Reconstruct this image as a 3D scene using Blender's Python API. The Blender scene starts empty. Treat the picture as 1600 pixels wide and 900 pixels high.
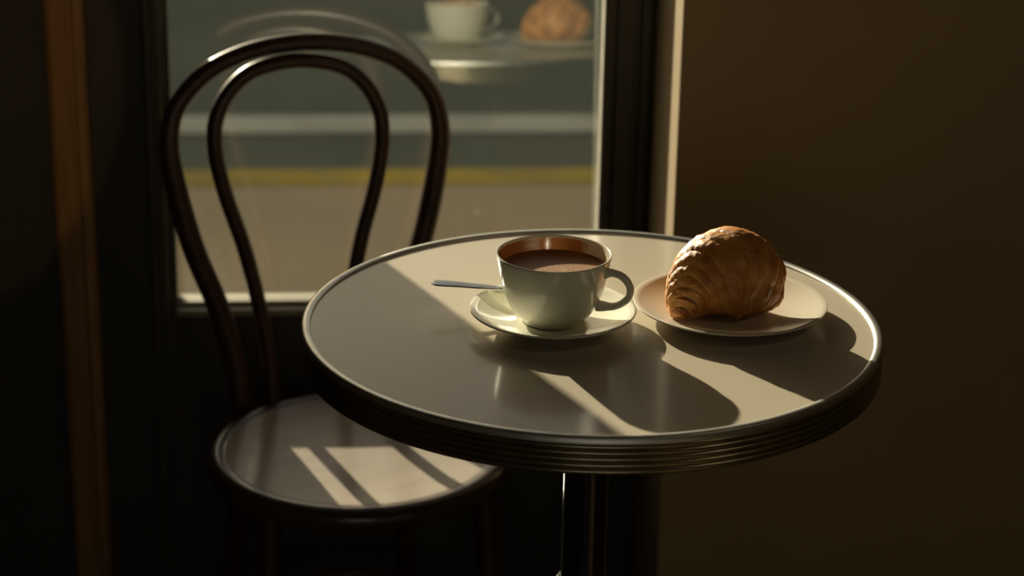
import bpy, bmesh, math, random
from math import sin, cos, pi, radians, sqrt, exp
from mathutils import Vector, Matrix, noise
random.seed(4)
SC = bpy.context.scene

# ------------------------------------------------------------------ camera
YAW, PITCH, ROLL = radians(5), radians(20), radians(1.1)
CAM = Vector((-.2340, -2.6748, 1.515))
hd = Vector((sin(YAW), cos(YAW), 0)); r0 = Vector((cos(YAW), -sin(YAW), 0))
fw = hd * cos(PITCH) - Vector((0, 0, 1)) * sin(PITCH)
u0 = hd * sin(PITCH) + Vector((0, 0, 1)) * cos(PITCH)
rt = r0 * cos(ROLL) + u0 * sin(ROLL); up = u0 * cos(ROLL) - r0 * sin(ROLL)
cam_d = bpy.data.cameras.new('camera'); cam = bpy.data.objects.new('camera', cam_d)
SC.collection.objects.link(cam)
m = Matrix((rt, up, -fw)).transposed().to_4x4(); m.translation = CAM
cam.matrix_world = m
cam_d.sensor_width = 36; cam_d.lens = 36 * 3294 / 1600; cam_d.clip_start = .02; cam_d.clip_end = 300
cam_d.dof.use_dof = True; cam_d.dof.focus_distance = 1.99; cam_d.dof.aperture_fstop = 4.5
SC.camera = cam

# ------------------------------------------------------------------ view, world, sun, lamps
vs = SC.view_settings
vs.view_transform = 'Standard'; vs.look = 'None'; vs.gamma = 1; vs.exposure = 0; vs.use_curve_mapping = False

w = bpy.data.worlds.new('world'); SC.world = w; w.use_nodes = True
nt = w.node_tree; nt.nodes.clear()
SUN_AZ, SUN_EL = radians(22.6), radians(17.5)
sky = nt.nodes.new('ShaderNodeTexSky'); bg = nt.nodes.new('ShaderNodeBackground'); wo = nt.nodes.new('ShaderNodeOutputWorld')
sky.sky_type = 'NISHITA'; sky.sun_disc = False; sky.sun_elevation = SUN_EL; sky.sun_rotation = -SUN_AZ
sky.air_density = 1.2; sky.dust_density = 5.0; sky.ozone_density = 1.0
bg.inputs[1].default_value = .066
nt.links.new(sky.outputs[0], bg.inputs[0]); nt.links.new(bg.outputs[0], wo.inputs[0])

sd = bpy.data.lights.new('sun', 'SUN'); sd.energy = 10.5; sd.color = (1, .87, .66); sd.angle = radians(.6)
so = bpy.data.objects.new('sun', sd); SC.collection.objects.link(so)
sdir = Vector((sin(SUN_AZ) * cos(SUN_EL), -cos(SUN_AZ) * cos(SUN_EL), -sin(SUN_EL)))
so.rotation_euler = sdir.to_track_quat('-Z', 'Y').to_euler(); so.location = (-2, 6, 4)

# warm lamp deep in the room, and a small ceiling spot that grazes the left of the window wall
pd = bpy.data.lights.new('room_lamp', 'POINT'); pd.energy = 3; pd.color = (1, .80, .52); pd.shadow_soft_size = .12
po = bpy.data.objects.new('room_lamp', pd); SC.collection.objects.link(po); po.location = (1.05, -1.7, 2.2)
qd = bpy.data.lights.new('wall_spot', 'SPOT'); qd.energy = 11; qd.color = (1, .60, .22); qd.spot_size = radians(17); qd.spot_blend = .06; qd.shadow_soft_size = .01
qo = bpy.data.objects.new('wall_spot', qd); SC.collection.objects.link(qo); qo.location = (-.78, -1.6, 1.9)
SPOT_AIM = Vector((-.78, -.03, .88))
qo.rotation_euler = (SPOT_AIM - qo.location).to_track_quat('-Z', 'Y').to_euler()

# added soft fill light behind the camera; the back wall has no window
ad_ = bpy.data.lights.new('back_fill_light', 'AREA'); ad_.shape = 'RECTANGLE'; ad_.size = 1.5; ad_.size_y = 1.1; ad_.energy = 4.5; ad_.color = (1, .93, .74)
ao_ = bpy.data.objects.new('back_fill_light', ad_); SC.collection.objects.link(ao_); ao_.location = (-.2, -5.15, 1.25)
ao_.rotation_euler = Vector((0, 1, 0)).to_track_quat('-Z', 'Y').to_euler()

# ------------------------------------------------------------------ helpers
def link(o): SC.collection.objects.link(o); return o

def mesh_obj(name, bm, mat, parent=None, smooth=True, sharp=35, kind=None):
    bmesh.ops.recalc_face_normals(bm, faces=bm.faces[:])
    me = bpy.data.meshes.new(name); bm.to_mesh(me); bm.free()
    if smooth:
        me.polygons.foreach_set('use_smooth', [True] * len(me.polygons))
        me.set_sharp_from_angle(angle=radians(sharp))
    me.materials.append(mat)
    o = link(bpy.data.objects.new(name, me)); o.parent = parent
    if kind: o['kind'] = kind
    return o

def thing(name, label, cat, loc=(0, 0, 0), rz=0, group=None):
    o = link(bpy.data.objects.new(name, None)); o.location = loc; o.rotation_euler = (0, 0, rz)
    o.empty_display_size = .05
    o['label'] = label; o['category'] = cat
    if group: o['group'] = group
    return o

def box(bm, x0, x1, y0, y1, z0, z1, bev=0):
    vs_ = [bm.verts.new((x, y, z)) for x in (x0, x1) for y in (y0, y1) for z in (z0, z1)]
    F = [(0, 1, 3, 2), (4, 6, 7, 5), (0, 4, 5, 1), (2, 3, 7, 6), (0, 2, 6, 4), (1, 5, 7, 3)]
    fs = [bm.faces.new([vs_[i] for i in f]) for f in F]
    if bev:
        es = list({e for f in fs for e in f.edges})
        bmesh.ops.bevel(bm, geom=es, offset=bev, segments=2, affect='EDGES', profile=.5)
    return bm

def lathe(prof, n=96, bm=None, close=False, cx=0, cy=0):
    bm = bm or bmesh.new(); rings = []
    for (r, z) in prof:
        if r < 1e-6: rings.append([bm.verts.new((cx, cy, z))])
        else: rings.append([bm.verts.new((cx + r * cos(2 * pi * i / n), cy + r * sin(2 * pi * i / n), z)) for i in range(n)])
    if close: rings.append(rings[0])
    for a, b in zip(rings, rings[1:]):
        for i in range(n):
            j = (i + 1) % n
            q = [a[i % len(a)], a[j % len(a)], b[j % len(b)], b[i % len(b)]]
            q2 = []
            for v in q:
                if v not in q2: q2.append(v)
            if len(q2) > 2: bm.faces.new(q2)
    return bm

def catmull(P, n=8, closed=False):
    P = [Vector(p) for p in P]; out = []
    N = len(P); segs = N if closed else N - 1
    g = (lambda i: P[i % N]) if closed else (lambda i: P[i] if 0 <= i < N else (2 * P[0] - P[1] if i < 0 else 2 * P[-1] - P[-2]))
    for i in range(segs):
        a, b, c, d = g(i - 1), g(i), g(i + 1), g(i + 2)
        for k in range(n):
            t = k / n
            out.append(.5 * ((2 * b) + (c - a) * t + (2 * a - 5 * b + 4 * c - d) * t * t + (3 * b - a - 3 * c + d) * t ** 3))
    if not closed: out.append(P[-1].copy())
    return out

def tube(pts, rad, bm=None, n=16, closed=False, cap=True, squash=None):
    """sweep; rad is number, list or function of 0..1; squash=(a,b) scales along frame axes"""
    bm = bm or bmesh.new(); N = len(pts); rings = []
    T = []
    for i in range(N):
        if closed: t = pts[(i + 1) % N] - pts[i - 1]
        else: t = pts[min(i + 1, N - 1)] - pts[max(i - 1, 0)]
        T.append(t.normalized())
    ref = Vector((0, 0, 1)) if abs(T[0].z) < .9 else Vector((0, 1, 0))
    nrm = (ref - T[0] * ref.dot(T[0])).normalized()
    for i in range(N):
        nrm = (nrm - T[i] * nrm.dot(T[i])).normalized(); bi = T[i].cross(nrm)
        r = rad(i / (N - 1)) if callable(rad) else (rad[i] if isinstance(rad, (list, tuple)) else rad)
        a, b = squash or (1, 1)
        rings.append([bm.verts.new(pts[i] + nrm * (r * a * cos(2 * pi * k / n)) + bi * (r * b * sin(2 * pi * k / n))) for k in range(n)])
    pairs = list(zip(rings, rings[1:]))
    if closed: pairs.append((rings[-1], rings[0]))
    for A, B in pairs:
        for k in range(n): bm.faces.new((A[k], A[(k + 1) % n], B[(k + 1) % n], B[k]))
    if cap and not closed:
        bm.faces.new(rings[0][::-1]); bm.faces.new(rings[-1])
    return bm

# ------------------------------------------------------------------ materials
def mat(name, col, rough=.5, metal=0, spec=.5, coat=0, coat_r=.1, noise_=None, bump=None, sss=0):
    """noise_=(scale, colour2, contrast lo, hi); bump=(scale, distance)"""
    M = bpy.data.materials.new(name); M.use_nodes = True; N = M.node_tree; b = N.nodes['Principled BSDF']
    b.inputs['Base Color'].default_value = (*col, 1); b.inputs['Roughness'].default_value = rough
    b.inputs['Metallic'].default_value = metal; b.inputs['Specular IOR Level'].default_value = spec
    b.inputs['Coat Weight'].default_value = coat; b.inputs['Coat Roughness'].default_value = coat_r
    if sss:
        b.inputs['Subsurface Weight'].default_value = sss; b.inputs['Subsurface Radius'].default_value = (.01, .006, .003); b.inputs['Subsurface Scale'].default_value = .3
    tc = N.nodes.new('ShaderNodeTexCoord')
    if noise_:
        s, c2, lo, hi = noise_[:4]; sc = noise_[4] if len(noise_) > 4 else (1, 1, 1)
        mp = N.nodes.new('ShaderNodeMapping'); mp.inputs['Scale'].default_value = sc
        n = N.nodes.new('ShaderNodeTexNoise'); n.inputs['Scale'].default_value = s; n.inputs['Detail'].default_value = 6
        r = N.nodes.new('ShaderNodeValToRGB'); r.color_ramp.elements[0].position = lo; r.color_ramp.elements[1].position = hi
        r.color_ramp.elements[0].color = (*col, 1); r.color_ramp.elements[1].color = (*c2, 1)
        N.links.new(tc.outputs['Object'], mp.inputs[0]); N.links.new(mp.outputs[0], n.inputs[0])
        N.links.new(n.outputs[0], r.inputs[0]); N.links.new(r.outputs[0], b.inputs['Base Color'])
    if bump:
        n = N.nodes.new('ShaderNodeTexNoise'); n.inputs['Scale'].default_value = bump[0]; n.inputs['Detail'].default_value = 5
        bp = N.nodes.new('ShaderNodeBump'); bp.inputs['Distance'].default_value = bump[1]; bp.inputs['Strength'].default_value = 1
        N.links.new(tc.outputs['Object'], n.inputs[0]); N.links.new(n.outputs[0], bp.inputs['Height']); N.links.new(bp.outputs[0], b.inputs['Normal'])
    return M

M_wall = mat('brown_plaster', (.36, .26, .14), .75, noise_=(3, (.32, .23, .12), .35, .7), bump=(60, .0006))
M_dark = mat('dark_painted_panel', (.036, .033, .024), .5, noise_=(9, (.044, .040, .029), .4, .7))
M_frame = mat('dark_olive_window_frame', (.060, .056, .036), .42, noise_=(14, (.05, .046, .03), .4, .7), bump=(90, .0002))
M_edge = mat('cream_painted_edge', (.55, .50, .36), .6, noise_=(30, (.48, .43, .30), .4, .7))
M_trim = mat('varnished_brown_trim', (.30, .17, .06), .5, noise_=(12, (.22, .12, .045), .35, .7, (6, 6, .6)))
M_ceil = mat('ceiling_paint', (.10, .085, .06), .8, noise_=(2, (.09, .075, .055), .3, .7))
M_floor = mat('dark_floor_boards', (.34, .23, .12), .5, noise_=(6, (.26, .17, .085), .3, .7, (1, 8, 1)))
M_back = mat('dim_room_wall', (.34, .28, .17), .8, noise_=(2, (.30, .25, .15), .3, .7))
M_lam = mat('beige_laminate', (.60, .525, .41), .30, spec=.35, coat=.3, coat_r=.10, noise_=(420, (.56, .50, .39), .4, .65))
M_alu = mat('brushed_aluminium_rim', (.66, .66, .62), .40, metal=1, noise_=(40, (.56, .56, .53), .4, .7))
M_band = mat('ribbed_dark_metal_band', (.34, .30, .20), .28, metal=1, noise_=(30, (.25, .22, .15), .4, .7))
M_col = mat('black_enamel_column', (.008, .010, .010), .16, spec=.6, noise_=(9, (.012, .013, .012), .4, .7))
M_wood = mat('dark_bentwood', (.060, .022, .010), .42, spec=.4, coat=.25, coat_r=.22, noise_=(10, (.032, .012, .006), .3, .7, (1, 1, 5)))
M_seat = mat('worn_tan_seat_panel', (.36, .295, .23), .5, spec=.2, coat=.45, coat_r=.19, noise_=(14, (.29, .24, .185), .3, .75, (1, 3, 1)), bump=(160, .0001))
M_seatrim = mat('seat_ring_bentwood', (.07, .042, .025), .32, coat=.4, coat_r=.18, noise_=(20, (.05, .028, .016), .35, .7))
M_cer = mat('cream_glazed_ceramic', (.80, .79, .66), .12, spec=.5, coat=.3, coat_r=.05, noise_=(9, (.77, .76, .63), .4, .7))
M_plate = mat('warm_white_ceramic', (.72, .66, .54), .18, spec=.5, coat=.2, noise_=(9, (.69, .63, .52), .4, .7))
M_steel = mat('polished_steel', (.62, .60, .56), .16, metal=1, noise_=(60, (.52, .50, .47), .4, .7))
M_walk = mat('pavement_concrete', (.12, .108, .078), .95, spec=0, noise_=(1.6, (.16, .125, .078), .35, .72), bump=(40, .002))
M_road = mat('asphalt', (.030, .038, .033), .95, spec=0, noise_=(1.1, (.040, .047, .039), .35, .7), bump=(80, .003))
M_yel = mat('worn_yellow_paint', (.15, .115, .02), .9, spec=0, noise_=(5, (.10, .085, .03), .42, .7))
M_wht = mat('worn_white_paint', (.16, .17, .15), .9, spec=0, noise_=(5, (.12, .125, .11), .42, .75))

# interior of the cup: brown crema stain over cream glaze; the pale right side is painted-in sun glare
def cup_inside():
    M = bpy.data.materials.new('stained_glaze_sun_glare'); M.use_nodes = True; N = M.node_tree; b = N.nodes['Principled BSDF']
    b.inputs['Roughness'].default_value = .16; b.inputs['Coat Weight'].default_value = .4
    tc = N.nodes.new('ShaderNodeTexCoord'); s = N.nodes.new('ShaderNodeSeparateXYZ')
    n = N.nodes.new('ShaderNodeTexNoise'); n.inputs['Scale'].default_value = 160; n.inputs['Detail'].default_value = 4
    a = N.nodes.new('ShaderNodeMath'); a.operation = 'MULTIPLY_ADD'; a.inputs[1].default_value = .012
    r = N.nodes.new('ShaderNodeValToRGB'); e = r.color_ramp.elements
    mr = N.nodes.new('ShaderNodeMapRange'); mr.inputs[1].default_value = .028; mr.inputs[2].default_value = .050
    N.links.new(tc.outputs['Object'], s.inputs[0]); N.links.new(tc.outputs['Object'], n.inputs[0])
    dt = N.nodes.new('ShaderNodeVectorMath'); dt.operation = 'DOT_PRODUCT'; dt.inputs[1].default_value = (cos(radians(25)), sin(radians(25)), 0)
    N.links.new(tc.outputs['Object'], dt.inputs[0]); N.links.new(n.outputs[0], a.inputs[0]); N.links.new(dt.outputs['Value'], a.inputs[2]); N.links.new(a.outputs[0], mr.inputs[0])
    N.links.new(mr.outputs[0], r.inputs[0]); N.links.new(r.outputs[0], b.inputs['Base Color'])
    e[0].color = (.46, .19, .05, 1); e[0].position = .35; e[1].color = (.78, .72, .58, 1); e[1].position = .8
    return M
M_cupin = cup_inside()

def foam_mat():
    M = bpy.data.materials.new('coffee_foam'); M.use_nodes = True; N = M.node_tree; b = N.nodes['Principled BSDF']
    b.inputs['Roughness'].default_value = .5
    tc = N.nodes.new('ShaderNodeTexCoord'); n = N.nodes.new('ShaderNodeTexNoise'); n.inputs['Scale'].default_value = 70
    vl = N.nodes.new('ShaderNodeVectorMath'); vl.operation = 'LENGTH'
    ad = N.nodes.new('ShaderNodeMath'); ad.operation = 'MULTIPLY_ADD'; ad.inputs[1].default_value = .018
    r = N.nodes.new('ShaderNodeValToRGB'); e = r.color_ramp.elements
    mr = N.nodes.new('ShaderNodeMapRange'); mr.inputs[1].default_value = .03; mr.inputs[2].default_value = .066
    v = N.nodes.new('ShaderNodeTexVoronoi'); v.inputs['Scale'].default_value = 900
    bp = N.nodes.new('ShaderNodeBump'); bp.inputs['Distance'].default_value = .0003
    L = N.links.new
    L(tc.outputs['Object'], vl.inputs[0]); L(tc.outputs['Object'], n.inputs[0]); L(tc.outputs['Object'], v.inputs[0])
    L(n.outputs[0], ad.inputs[0]); L(vl.outputs['Value'], ad.inputs[2]); L(ad.outputs[0], mr.inputs[0]); L(mr.outputs[0], r.inputs[0])
    L(r.outputs[0], b.inputs['Base Color']); L(v.outputs[0], bp.inputs['Height']); L(bp.outputs[0], b.inputs['Normal'])
    e[0].color = (.86, .70, .33, 1); e[0].position = .42; e[1].color = (.28, .12, .03, 1); e[1].position = .9
    return M
M_foam = foam_mat()

def crust_mat():
    M = bpy.data.materials.new('baked_pastry_crust'); M.use_nodes = True; N = M.node_tree; b = N.nodes['Principled BSDF']; L = N.links.new
    b.inputs['Roughness'].default_value = .5; b.inputs['Coat Weight'].default_value = .15; b.inputs['Coat Roughness'].default_value = .4
    b.inputs['Subsurface Weight'].default_value = .12; b.inputs['Subsurface Radius'].default_value = (.012, .005, .002); b.inputs['Subsurface Scale'].default_value = .25
    tc = N.nodes.new('ShaderNodeTexCoord')
    at = N.nodes.new('ShaderNodeAttribute'); at.attribute_name = 'bake'
    n = N.nodes.new('ShaderNodeTexNoise'); n.inputs['Scale'].default_value = 95; n.inputs['Detail'].default_value = 7
    ad = N.nodes.new('ShaderNodeMath'); ad.operation = 'MULTIPLY_ADD'; ad.inputs[1].default_value = .75
    sb = N.nodes.new('ShaderNodeMath'); sb.operation = 'SUBTRACT'; sb.inputs[1].default_value = .375
    r = N.nodes.new('ShaderNodeValToRGB'); e = r.color_ramp.elements
    e[0].position = 0; e[0].color = (.80, .54, .24, 1); e[1].position = 1; e[1].color = (.26, .08, .018, 1)
    x = e.new(.45); x.color = (.68, .31, .065, 1); x = e.new(.72); x.color = (.48, .175, .032, 1)
    n2 = N.nodes.new('ShaderNodeTexNoise'); n2.inputs['Scale'].default_value = 260; n2.inputs['Detail'].default_value = 5
    bp = N.nodes.new('ShaderNodeBump'); bp.inputs['Distance'].default_value = .0007; bp.inputs['Strength'].default_value = .9
    L(tc.outputs['Object'], n.inputs[0]); L(tc.outputs['Object'], n2.inputs[0]); L(n.outputs[0], ad.inputs[0]); L(at.outputs['Fac'], ad.inputs[2])
    L(ad.outputs[0], sb.inputs[0]); L(sb.outputs[0], r.inputs[0]); L(r.outputs[0], b.inputs['Base Color'])
    L(n2.outputs[0], bp.inputs['Height']); L(bp.outputs[0], b.inputs['Normal'])
    return M
M_crust = crust_mat()

def glass_mat():
    M = bpy.data.materials.new('dusty_window_glass'); M.use_nodes = True; N = M.node_tree; N.nodes.clear(); L = N.links.new
    o = N.nodes.new('ShaderNodeOutputMaterial'); tr = N.nodes.new('ShaderNodeBsdfTransparent'); gl = N.nodes.new('ShaderNodeBsdfGlossy')
    tr.inputs[0].default_value = (.955, .97, .945, 1); gl.inputs['Roughness'].default_value = .0; gl.inputs[0].default_value = (1, 1, 1, 1)
    lw = N.nodes.new('ShaderNodeLayerWeight'); lw.inputs[0].default_value = .5      # Schlick reflectance, the same from both sides
    p5 = N.nodes.new('ShaderNodeMath'); p5.operation = 'POWER'; p5.inputs[1].default_value = 5
    fr = N.nodes.new('ShaderNodeMath'); fr.operation = 'MULTIPLY_ADD'; fr.inputs[1].default_value = .92; fr.inputs[2].default_value = .078
    L(lw.outputs['Facing'], p5.inputs[0]); L(p5.outputs[0], fr.inputs[0])
    mx = N.nodes.new('ShaderNodeMixShader'); du = N.nodes.new('ShaderNodeBsdfTranslucent'); du.inputs[0].default_value = (.85, .85, .75, 1)
    df = N.nodes.new('ShaderNodeBsdfDiffuse'); df.inputs[0].default_value = (.8, .8, .7, 1)
    m3 = N.nodes.new('ShaderNodeMixShader'); m3.inputs[0].default_value = .3
    m2 = N.nodes.new('ShaderNodeMixShader')
    tc = N.nodes.new('ShaderNodeTexCoord')
    # thin film of dust: cloudy noise, vertical streaks, fine specks
    n = N.nodes.new('ShaderNodeTexNoise'); n.inputs['Scale'].default_value = 5; n.inputs['Detail'].default_value = 5
    mp = N.nodes.new('ShaderNodeMapping'); mp.inputs['Scale'].default_value = (40, 1, 1.6)
    n2 = N.nodes.new('ShaderNodeTexNoise'); n2.inputs['Scale'].default_value = 1; n2.inputs['Detail'].default_value = 3
    v = N.nodes.new('ShaderNodeTexVoronoi'); v.inputs['Scale'].default_value = 75
    lt = N.nodes.new('ShaderNodeMapRange'); lt.inputs[1].default_value = .13; lt.inputs[2].default_value = .02; lt.inputs[3].default_value = 0; lt.inputs[4].default_value = 1
    s = N.nodes.new('ShaderNodeSeparateXYZ')
    ed = N.nodes.new('ShaderNodeMapRange'); ed.inputs[1].default_value = .04; ed.inputs[2].default_value = .115; ed.inputs[3].default_value = 0; ed.inputs[4].default_value = .05
    a = N.nodes.new('ShaderNodeMath'); a.operation = 'MULTIPLY_ADD'; a.inputs[1].default_value = .005; a.inputs[2].default_value = .0008
    b = N.nodes.new('ShaderNodeMath'); b.operation = 'MULTIPLY_ADD'; b.inputs[1].default_value = .002
    c = N.nodes.new('ShaderNodeMath'); c.operation = 'MULTIPLY_ADD'
    # grime gathered along the bottom bead
    bz = N.nodes.new('ShaderNodeMapRange'); bz.inputs[1].default_value = .62; bz.inputs[2].default_value = .525; bz.inputs[3].default_value = 0; bz.inputs[4].default_value = .009
    bx = N.nodes.new('ShaderNodeMapRange'); bx.inputs[1].default_value = -.33; bx.inputs[2].default_value = -.45; bx.inputs[3].default_value = .25; bx.inputs[4].default_value = 1.6
    g = N.nodes.new('ShaderNodeMath'); g.operation = 'MULTIPLY_ADD'
    L(tc.outputs['Object'], n.inputs[0]); L(tc.outputs['Object'], mp.inputs[0]); L(mp.outputs[0], n2.inputs[0]); L(tc.outputs['Object'], v.inputs[0]); L(tc.outputs['Object'], s.inputs[0])
    L(n.outputs[0], a.inputs[0]); L(n2.outputs[0], b.inputs[0]); L(a.outputs[0], b.inputs[2])
    L(v.outputs['Distance'], lt.inputs[0]); L(s.outputs[0], ed.inputs[0]); L(lt.outputs[0], c.inputs[0]); L(ed.outputs[0], c.inputs[1]); L(b.outputs[0], c.inputs[2])
    L(s.outputs[2], bz.inputs[0]); L(s.outputs[0], bx.inputs[0]); L(bz.outputs[0], g.inputs[0]); L(bx.outputs[0], g.inputs[1]); L(c.outputs[0], g.inputs[2])
    L(fr.outputs[0], mx.inputs[0]); L(tr.outputs[0], mx.inputs[1]); L(gl.outputs[0], mx.inputs[2])
    L(du.outputs[0], m3.inputs[1]); L(df.outputs[0], m3.inputs[2])
    L(g.outputs[0], m2.inputs[0]); L(mx.outputs[0], m2.inputs[1]); L(m3.outputs[0], m2.inputs[2]); L(m2.outputs[0], o.inputs[0])
    return M
M_glass = glass_mat()

# ------------------------------------------------------------------ the setting
GX0, GX1, GZ0, GZ1 = -.450, .113, .527, 2.25          # visible glass
WX0, WX1 = -.468, .207                                 # opening in the wall
RX0, RX1, RY, RZ = -2.3, 2.6, -5.2, 2.9                # the room
def S(name, bm, m, parent=None, **k):
    o = mesh_obj(name, bm, m, parent, smooth=False, **k)
    if not parent: o['kind'] = 'structure'
    return o
# right wall section: a return comes 20 cm forward of the window frame
WC, WCY = .1765, -.240                                 # its corner
bm = bmesh.new(); box(bm, WC, RX1, WCY, -.0365, 0, RZ, .0015); wr = S('wall_front', bm, M_wall)
bm = bmesh.new(); box(bm, WX1, RX1, -.0364, .20, 0, RZ); S('wall_front.004', bm, M_wall)
bm = bmesh.new(); box(bm, RX0, WX0, -.036, .070, 0, RZ); S('wall_front.001', bm, M_dark)
bm = bmesh.new(); box(bm, WX0, WX1, -.033, .018, 0, .5128); S('wall_front.002', bm, M_dark)
bm = bmesh.new(); box(bm, WX0, WX1, -.036, .20, 2.36, RZ); S('wall_front.003', bm, M_wall)
for n_, a in (('wall_left', (RX0 - .1, RX0, RY, .20)), ('wall_right', (RX1, RX1 + .1, RY, .20)), ('wall_back', (RX0 - .1, RX1 + .1, RY - .1, RY))):
    bm = bmesh.new(); box(bm, *a, 0, RZ); S(n_, bm, M_back)
bm = bmesh.new(); box(bm, RX0 - .1, RX1 + .1, RY - .1, .20, -.1, 0); S('floor', bm, M_floor)
bm = bmesh.new(); box(bm, RX0 - .1, RX1 + .1, RY - .1, .20, RZ, RZ + .1); S('ceiling', bm, M_ceil)
bm = bmesh.new(); box(bm, WC, RX1, WCY - .014, WCY, 0, .09, .003); S('baseboard_front', bm, M_dark)
# upright timber trim on the dark left section, rounded front, with a rebate beside it
bm = bmesh.new()
pr = [(-.597, -.036), (-.597, -.050), (-.594, -.056), (-.589, -.059), (-.572, -.060), (-.568, -.057), (-.564, -.057), (-.560, -.060), (-.553, -.058), (-.549, -.052), (-.548, -.036)]
lo = [bm.verts.new((x, y, 0)) for x, y in pr]; hi = [bm.verts.new((x, y, 2.6)) for x, y in pr]
for i in range(len(pr) - 1): bm.faces.new((lo[i], lo[i + 1], hi[i + 1], hi[i]))
bm.faces.new(hi); bm.faces.new(lo[::-1])
S('trim_1', bm, M_trim)
bm = bmesh.new(); box(bm, -.4775, WX0 - .001, -.044, -.036, .0, 2.42, .002); S('trim_2', bm, M_frame)

# the window: profiled frame swept round the opening
win = bmesh.new()
LEAN = radians(4.0)                                    # the pane leans out at the top
def upright(bm, prof, z0, z1):
    yb = lambda y, z: .012 + max(0, z - GZ0) * math.tan(LEAN) if y > .04 else y      # the back follows the leaning pane
    a = [bm.verts.new((x, yb(y, z0), z0)) for x, y in prof]; b = [bm.verts.new((x, yb(y, z1), z1)) for x, y in prof]
    n = len(prof)
    for i in range(n): bm.faces.new((a[i], a[(i + 1) % n], b[(i + 1) % n], b[i]))
    bm.faces.new(a); bm.faces.new(b[::-1])
def cross(bm, prof, x0, x1):
    a = [bm.verts.new((x0, y, z)) for y, z in prof]; b = [bm.verts.new((x1, y, z)) for y, z in prof]
    n = len(prof)
    for i in range(n): bm.faces.new((a[i], a[(i + 1) % n], b[(i + 1) % n], b[i]))
    bm.faces.new(a); bm.faces.new(b[::-1])
# right stile: bead, flat, groove, cove up to the wall
pr = [(GX1, .045), (GX1, -.026), (GX1 + .0025, -.030), (GX1 + .010, -.030), (GX1 + .011, -.026), (GX1 + .014, -.026), (GX1 + .015, -.036),
      (.151, -.036), (.153, -.030), (.157, -.030), (.159, -.036), (.170, -.036), (.172, -.031), (.178, -.030), (.185, -.030), (.187, -.036), (.2065, -.036), (.2065, .045)]
upright(win, pr, GZ0 - .013, GZ1 + .1)
fr = S('window_1', win, M_frame)
fr['label'] = 'tall shop window with dusty glass in dark frame behind the bentwood chair'
bm = bmesh.new(); upright(bm, [(WX0, .045), (WX0, -.040), (GX0 - .009, -.040), (GX0 - .007, -.030), (GX0 - .0015, -.028), (GX0, -.024), (GX0, .006), (GX0 - .014, .045)], GZ0 - .013, GZ1 + .1); S('window_frame', bm, M_frame, fr)
bm = bmesh.new(); cross(bm, [(.020, GZ0 - .014), (-.030, GZ0 - .014), (-.030, GZ0 - .0065), (-.0285, GZ0 - .0058), (-.014, GZ0 - .0055), (-.0130, GZ0 - .0052), (-.0127, GZ0 - .001), (-.0115, GZ0), (.0, GZ0), (.020, GZ0)], GX0 + .0002, GX1 - .0002); S('window_sill', bm, mat('pale_worn_sill_paint', (.24, .225, .16), .45, noise_=(25, (.24, .22, .15), .4, .7)), fr)
bm = bmesh.new(); box(bm, GX0 + .0002, GX1 - .0002, -.03, .155, GZ1 - .01, GZ1 + .1, .002); S('window_frame.001', bm, M_frame, fr)
# bright aluminium glazing bead on the right of the pane
bm = bmesh.new(); box(bm, GX1 - .0022, GX1 - .0003, -.0255, -.0005, GZ0 + .0005, GZ1, .0004); S('glazing_bead', bm, mat('pale_glazing_bead', (.62, .60, .52), .5, noise_=(50, (.5, .48, .4), .4, .7)), fr)
bm = bmesh.new(); box(bm, GX0 + .0003, GX0 + .0022, -.0255, -.002, GZ0 + .0005, GZ1, .0004); S('glazing_bead.001', bm, M_frame, fr)
# small rounded gasket corner at the lower left of the pane
bm = bmesh.new()
R_ = .012; P = [(GX0, GZ0)] + [(GX0 + R_ - R_ * cos(t), GZ0 + R_ - R_ * sin(t)) for t in [i * pi / 16 for i in range(9)]]
a = [bm.verts.new((x, -.006, z)) for x, z in P]; b = [bm.verts.new((x, -.001, z)) for x, z in P]
for i in range(len(P)): bm.faces.new((a[i], a[(i + 1) % len(P)], b[(i + 1) % len(P)], b[i]))
bm.faces.new(a); bm.faces.new(b[::-1]); S('gasket_corner', bm, M_frame, fr)
# the pane, hung a fraction of a degree out of plumb
GLASS_TURN = 0
bm = bmesh.new(); box(bm, GX0 + .0001, GX1 - .0001, .0, .004, GZ0 - .0, GZ1)
pane = S('window_pane', bm, M_glass, fr)
mm = Matrix.Translation((-.17, 0, GZ0)) @ Matrix.Rotation(GLASS_TURN, 4, 'Z') @ Matrix.Rotation(-LEAN, 4, 'X') @ Matrix.Translation((.17, 0, -GZ0))
pane.matrix_local = mm

# outside: pavement, road and its painted lines
bm = bmesh.new(); box(bm, -14, 14, .20, 2.20, -.2, .0); S('pavement', bm, M_walk)
bm = bmesh.new(); box(bm, -40, 40, 2.34, 12.0, -.2, -.004); rd = S('road', bm, M_road)
bm = bmesh.new(); box(bm, -14, 14, 2.20, 2.34, -.2, .002, .004); S('trim_3', bm, M_yel)['label'] = 'worn yellow painted kerb edge outside the window'
bm = bmesh.new(); box(bm, -14, 14, 2.675, 2.845, -.01, .0); S('white_line', bm, M_wht, rd)
bm = bmesh.new(); box(bm, -40, 40, 12.0, 16, -.2, .08); S('pavement.001', bm, M_walk)

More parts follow.
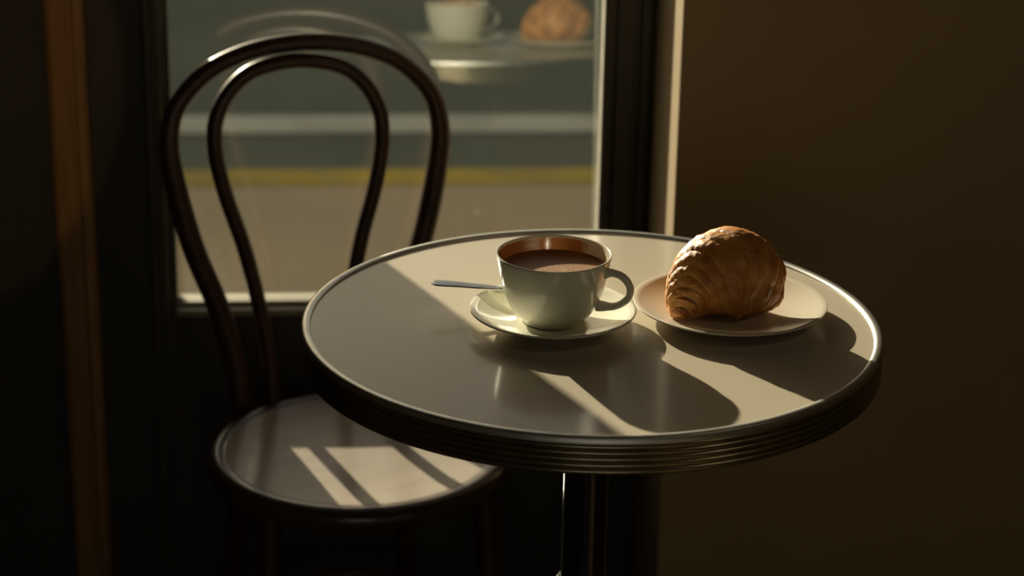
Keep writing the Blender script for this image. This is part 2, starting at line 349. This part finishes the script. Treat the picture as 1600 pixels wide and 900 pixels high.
# ------------------------------------------------------------------ bistro table
TZ = .79; TC = Vector((.0085, -.7863, 0)); TR = .279
tb = thing('bistro_table', 'round bistro table with beige top, metal rim and ribbed dark edge', 'table', TC)
mesh_obj('tabletop', lathe([(0, TZ - .001), (TR - .0088, TZ - .001), (TR - .0088, TZ - .02), (0, TZ - .02)], 160), M_lam, tb)
rim = [(TR - .0090, TZ - .004), (TR - .0090, TZ - .0005)]
for i in range(9):
    t = pi - i * pi * .85 / 8; rim.append((TR - .0044 + .0046 * cos(t), TZ - .0008 + .0028 * sin(t)))
rim += [(TR, TZ - .005), (TR - .002, TZ - .005)]
mesh_obj('rim', lathe(rim, 200, close=True), M_alu, tb, sharp=50)
pr = [(TR - .004, TZ - .005)]; z = TZ - .0055; nb = 5; hgt = .0285 / nb
for k in range(nb):
    pr += [(TR - .0016, z), (TR - .0002, z - hgt * .2), (TR + .0001, z - hgt * .5), (TR - .0002, z - hgt * .8), (TR - .0016, z - hgt * .97)]
    z -= hgt
pr += [(TR - .006, z), (TR - .006, TZ - .0195), (TR - .004, TZ - .0195)]
mesh_obj('edge_band', lathe(pr, 200, close=True), M_band, tb, sharp=50)
mesh_obj('underside', lathe([(0, TZ - .0205), (TR - .0065, TZ - .0205), (TR - .0065, TZ - .032), (0, TZ - .032)], 96), M_col, tb)
bm = bmesh.new()
for k in range(4):
    a = k * pi / 2 + .4
    tube([Vector((.02 * cos(a), .02 * sin(a), TZ - .05)), Vector((.10 * cos(a), .10 * sin(a), TZ - .040)), Vector((.19 * cos(a), .19 * sin(a), TZ - .036))], [.011, .009, .005], bm, 10)
mesh_obj('bracket', bm, M_col, tb)
mesh_obj('column', lathe([(0, .03), (.0225, .03), (.0225, TZ - .033), (0, TZ - .033)], 48), M_col, tb)
mesh_obj('collar', lathe([(.0226, .49), (.026, .492), (.0285, .498), (.0285, .506), (.026, .514), (.0226, .517)], 48), M_col, tb)
mesh_obj('base', lathe([(0, 0), (.20, 0), (.205, .004), (.203, .010), (.15, .018), (.07, .030), (.035, .046), (.0235, .07), (0, .07)], 96), M_col, tb)

# ------------------------------------------------------------------ bentwood chair
CH = thing('bentwood_chair', 'dark bentwood cafe chair with double hoop back and round seat', 'chair', (-.212, -.295, 0), radians(12))
SZ, SR = .44, .187
mesh_obj('seat_panel', lathe([(0, SZ - .0065), (.08, SZ - .006), (.135, SZ - .004), (.158, SZ - .0015), (.163, SZ - .0012), (.163, SZ - .012), (0, SZ - .012)], 128), M_seat, CH)
pr = [(.1632, SZ - .010), (.1632, SZ - .0008), (.166, SZ + .0004), (.174, SZ + .0004)]
for i in range(9):
    t = pi / 2 - i * pi / 8; pr.append((SR - .013 + .013 * cos(t), SZ - .0145 + .0148 * sin(t)))
pr += [(.165, SZ - .030), (.150, SZ - .030), (.150, SZ - .012)]
mesh_obj('seat_ring', lathe(pr, 128, close=True), M_seatrim, CH)
# back: plane leaning back from seat rear; u = across, v = up
BL = sqrt(.045 ** 2 + .46 ** 2); bk = Vector((0, .045, .46)) / BL; B0 = Vector((0, .17, SZ))
def bp(u_, v_): return B0 + Vector((1, 0, 0)) * u_ + bk * v_
half = [(.0, .462), (.06, .4555), (.112, .437), (.146, .410), (.1655, .382), (.173, .350), (.1725, .318), (.1625, .262), (.148, .204), (.122, .13), (.105, .06), (.098, .0)]
oc = -.018
L_ = [bp(oc - a, b) for a, b in half[::-1]]; R2 = [bp(oc + a, b) for a, b in half[1:]]
legL = [Vector((-.150, .235, .0)), Vector((-.132, .205, .15)), Vector((-.119, .182, .30)), Vector((-.112, .172, .40))]
legR = [Vector((p.x * -1 - .02, p.y, p.z)) for p in legL[::-1]]
pts = catmull(legL + L_ + R2 + legR, 8)
N_ = len(pts)
mesh_obj('back_hoop', tube(pts, lambda t: .0112 + .0030 * min(1, max(0, abs(t - .5) - .12) / .12) - .002 * max(0, abs(t - .5) - .36) / .14, n=20), M_wood, CH, sharp=80)
ih = [(.0, .4395), (.055, .4295), (.087, .404), (.1035, .372), (.107, .345), (.1045, .313), (.0945, .268), (.0755, .204), (.060, .13), (.050, .06), (.046, -.012)]
ic = -.028
pts = catmull([bp(ic - a, b) for a, b in ih[::-1]] + [bp(ic + a, b) for a, b in ih[1:]], 8)
mesh_obj('inner_hoop', tube([p + Vector((0, -.0015, 0)) for p in pts], .0098, n=20), M_wood, CH, sharp=80)
for sx_ in (-1, 1):
    P = [Vector((sx_ * .130, -.105, SZ - .028)), Vector((sx_ * .140, -.122, .25)), Vector((sx_ * .152, -.142, .0))]
    mesh_obj('leg', tube(catmull(P, 8), [.0155 - .006 * i / 16 for i in range(17)], n=18), M_wood, CH, sharp=80)
ring = [Vector((.125 * cos(t), .02 + .135 * sin(t), .185)) for t in [i * 2 * pi / 64 for i in range(64)]]
mesh_obj('leg_ring', tube(ring, .0075, n=12, closed=True), M_wood, CH, sharp=80)

# ------------------------------------------------------------------ cup, saucer, spoon
SAU = Vector((-.0295, -.7925, TZ + .0004))
sa = thing('saucer', 'cream saucer under the coffee cup on the bistro table', 'saucer', SAU)
pr = [(0, .0035), (.030, .0035), (.0335, .0045), (.0355, .0048), (.045, .0065), (.060, .0105), (.072, .0148), (.0785, .0170), (.0798, .0166), (.0800, .0158), (.0790, .0148),
      (.066, .0098), (.050, .0045), (.036, .0018), (.0345, 0), (.0325, 0), (.031, .0012), (0, .0012)]
mesh_obj('dish', lathe(pr, 128), M_cer, sa, sharp=60)
CP = Vector((-.0295, -.7905, TZ + .0046))
cp = thing('coffee_cup', 'cream coffee cup with brown stained inside and foam, handle to the right', 'cup', CP, radians(-25))
outer = [(0, .0012), (.0275, .0012), (.0285, .0), (.0300, .0), (.0306, .0018), (.0325, .0042), (.0375, .0092), (.0420, .0158), (.0460, .0245), (.0493, .0350), (.0520, .0470), (.0540, .0580), (.0549, .0650)]
lip = [(.0550, .0662), (.0545, .0670), (.0536, .0668)]
bo = catmull([(a, b, 0) for a, b in outer[2:]], 4)
mesh_obj('body', lathe([(0, .0012), (.0275, .0012)] + [(p.x, p.y) for p in bo] + lip + [(.0531, .0655), (.0529, .0645)], 128), M_cer, cp, sharp=70)
inner = catmull([(.0529, .0647, 0), (.0520, .058, 0), (.0500, .047, 0), (.0470, .035, 0), (.043, .025, 0), (.036, .014, 0), (.022, .006, 0), (.0, .004, 0)], 4)
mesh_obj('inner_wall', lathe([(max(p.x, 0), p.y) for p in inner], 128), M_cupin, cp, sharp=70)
bm = lathe([(0, .0520), (.02, .0520), (.042, .0519), (.0485, .0521), (.0506, .0528), (.0512, .0531), (.0503, .050), (0, .049)], 128)
mesh_obj('coffee', bm, M_foam, cp)
hp = [(.0510, .0530), (.0580, .0548), (.0670, .0532), (.0740, .0475), (.0768, .0400), (.0748, .0322), (.0685, .0255), (.0610, .0218), (.0530, .0205), (.0445, .0200)]
hpts = catmull([(a, 0, b) for a, b in hp], 6); n = len(hpts)
mesh_obj('handle', tube(hpts, [.0042 + .0020 * (exp(-(i / 5.) ** 2) + exp(-((n - 1 - i) / 7.) ** 2)) for i in range(n)], n=18, squash=(.85, 1.1)), M_cer, cp, sharp=80)

def spoon(name, loc, rz, pitch, parent_label):
    """steel teaspoon: bowl at x<0 end reversed; handle runs to -x from the bowl at origin"""
    root = thing(name, parent_label, 'spoon', loc, rz)
    st = [(0, .0012, .0012, 0), (.003, .0058, .0018, .0004), (.010, .0070, .0020, .0004), (.03, .0060, .0021, 0), (.06, .0046, .0021, -.0012), (.082, .0026, .0020, -.0022), (.092, .0030, .0014, -.0030)]
    P = catmull([(a, 0, d) for a, b, c, d in st], 5); W = catmull([(b, c, 0) for a, b, c, d in st], 5)
    bm = bmesh.new(); rings = []
    for p, w_ in zip(P, W):
        rings.append([bm.verts.new((p.x, w_.x * cos(t), p.z + w_.y * .6 * sin(t) + .0006 * cos(t) ** 2)) for t in [k * 2 * pi / 16 for k in range(16)]])
    for A, B in zip(rings, rings[1:]):
        for k in range(16): bm.faces.new((A[k], A[(k + 1) % 16], B[(k + 1) % 16], B[k]))
    bm.faces.new(rings[0][::-1]); bm.faces.new(rings[-1])
    h_ = mesh_obj('handle', bm, M_steel, root, sharp=60)
    bm = bmesh.new(); nu, nv = 20, 8; top = []; bot = []
    for lay, off in ((top, 0), (bot, -.0009)):
        for j in range(nv + 1):
            r_ = j / nv
            lay.append([bm.verts.new((.1085 + .0185 * r_ * cos(2 * pi * k / nu), .0118 * r_ * sin(2 * pi * k / nu) * (1 - .12 * cos(2 * pi * k / nu)), -.0025 - .0042 * (1 - r_ * r_) + off)) for k in range(nu)] if j else [bm.verts.new((.1085, 0, -.0067 + off))])
        for A, B in zip(lay, lay[1:]):
            for k in range(nu):
                q = [A[k % len(A)], A[(k + 1) % nu % len(A)], B[(k + 1) % nu], B[k]]
                q = list(dict.fromkeys(q)); bm.faces.new(q)
    for k in range(nu): bm.faces.new((top[-1][k], top[-1][(k + 1) % nu], bot[-1][(k + 1) % nu], bot[-1][k]))
    mesh_obj('bowl', bm, M_steel, root, sharp=60)
    root.rotation_euler = (radians(7), pitch, rz)
    return root
spoon('teaspoon', (-.1440, -.7420, TZ + .0245), radians(.5), radians(4.5), 'steel teaspoon lying on the saucer behind the coffee cup')

# ------------------------------------------------------------------ plate and croissant
PL = Vector((.1463, -.7705, TZ))
pt = thing('side_plate', 'white side plate under the croissant', 'plate', PL)
pr = [(0, .0035), (.050, .0037), (.060, .0050), (.075, .0085), (.088, .0128), (.0935, .0148), (.0945, .0144), (.0946, .0136), (.0935, .0125), (.076, .0065), (.060, .0022), (.0545, .0018), (.053, 0), (.0505, 0), (.049, .0012), (0, .0012)]
mesh_obj('dish', lathe(pr, 128), M_plate, pt, sharp=60)

cr = thing('croissant', 'golden brown croissant with flaky ridges on the side plate', 'pastry', PL + Vector((-.001, 0, .0044)), -YAW)
sp = [(-.0520, -.0385, .0062, .0045), (-.0505, -.0335, .0110, .0100), (-.0465, -.0270, .0175, .0170), (-.0390, -.0190, .0255, .0250), (-.0275, -.0110, .0335, .0330),
      (-.0120, -.0040, .0395, .0390), (.0040, .0010, .0400, .0392), (.0185, .0055, .0355, .0342), (.0290, .0105, .0305, .0285), (.0360, .0155, .0280, .0235), (.0425, .0200, .0240, .0125)]
def samp(t):
    t = min(max(t, 0), .99999) * (len(sp) - 1); i = int(t); f_ = t - i
    g = lambda k: Vector(sp[min(max(k, 0), len(sp) - 1)])
    a, b, c, d = g(i - 1), g(i), g(i + 1), g(i + 2)
    q = .5 * ((2 * b) + (c - a) * f_ + (2 * a - 5 * b + 4 * c - d) * f_ * f_ + (3 * b - a - 3 * c + d) * f_ ** 3)
    return q
# layer edges along the roll (tip -> middle -> far end); every layer is a part of its own
cuts = [0, .055, .105, .155, .21, .27, .34, .41, .49, .62, .71, .80, .89, 1]
MID = 8
def layer(k):
    t0, t1 = cuts[k], cuts[k + 1]
    ov = .035
    left = k < MID
    # each roll tucks under the next one towards the middle
    a, b = (t0, min(1, t1 + ov)) if left else (max(0, t0 - ov), t1)
    if k == MID - 1: a, b = t0, t1 + .01
    NU, NV = 150, 30
    bm = bmesh.new(); lay = bm.verts.layers.float.new('bake'); rings = []
    for j in range(NV + 1):
        s_ = j / NV; edge = s_ if left else 1 - s_      # 0 at the exposed lip
        ring = []
        for i in range(NU):
            an = 2 * pi * i / NU
            wob = .020 * noise.noise(Vector((cos(an) * 1.3, sin(an) * 1.3, k * 3.1))) + .005 * noise.noise(Vector((cos(an) * 6, sin(an) * 6, k * 5.1)))
            shear = .045 * cos(an) + .075 * sin(an)                    # lips run obliquely, like a wound triangle
            fade = min(1, t0 * 10, (1 - t1) * 10 + .0)
            t = a + (b - a) * s_ + (wob + shear) * fade
            q = samp(t); c = Vector(q[:3]); r_ = q[3]
            d = (Vector(samp(t + .01)[:3]) - Vector(samp(t - .01)[:3])).normalized()
            side = Vector((d.y, -d.x, 0)).normalized(); up_ = side.cross(d).normalized()
            lipr = 1 - exp(-edge * 26)                # rolled lip
            bulge = .0034 * sin(pi * min(1, edge * 1.10)) ** .6 * (1 if r_ > .012 else .5)
            fine = .00045 * noise.noise(Vector((cos(an) * 2.2, sin(an) * 2.2, t * 95))) + .0007 * noise.noise(Vector((cos(an) * 1.6 + 9, sin(an) * 1.6, t * 30))) + .0007 * noise.noise((c + Vector((cos(an), sin(an), t)) * .05) * 190)
            rr = r_ * (1 - .022 * (1 - min(1, edge * 1.3))) - .0048 * (1 - lipr) + bulge + fine
            rr = max(rr, .0008)
            if edge > .80 and k != MID - 1: rr -= .0040 * (edge - .80) / .20
            low = max(0, -cos(an))                        # the underside sits flat and wide
            p = c + (side * sin(an) * (1 + .50 * low) + up_ * cos(an) * (1 + .06 * low)) * rr
            if p.z < .0004: p.z = .0004 + (p.z - .0004) * .03
            v = bm.verts.new(p)
            v[lay] = .14 + .48 * min(1, edge * 4) * (1 - .35 * max(0, edge - .45)) + .30 * noise.noise(p * 60) - (.30 if edge < .05 else 0) + .25 * exp(-((t - .0) / .06) ** 2)
            ring.append(v)
        rings.append(ring)
    for A, B in zip(rings, rings[1:]):
        for i in range(NU): bm.faces.new((A[i], A[(i + 1) % NU], B[(i + 1) % NU], B[i]))
    for Rg in (rings[0], rings[-1]):
        cc = sum((v.co for v in Rg), Vector()) / NU
        cv = bm.verts.new(cc); cv[lay] = .1
        for i in range(NU): bm.faces.new((Rg[i], Rg[(i + 1) % NU], cv))
    mesh_obj('pastry_layer', bm, M_crust, cr, sharp=70)
for k in range(len(cuts) - 1): layer(k)
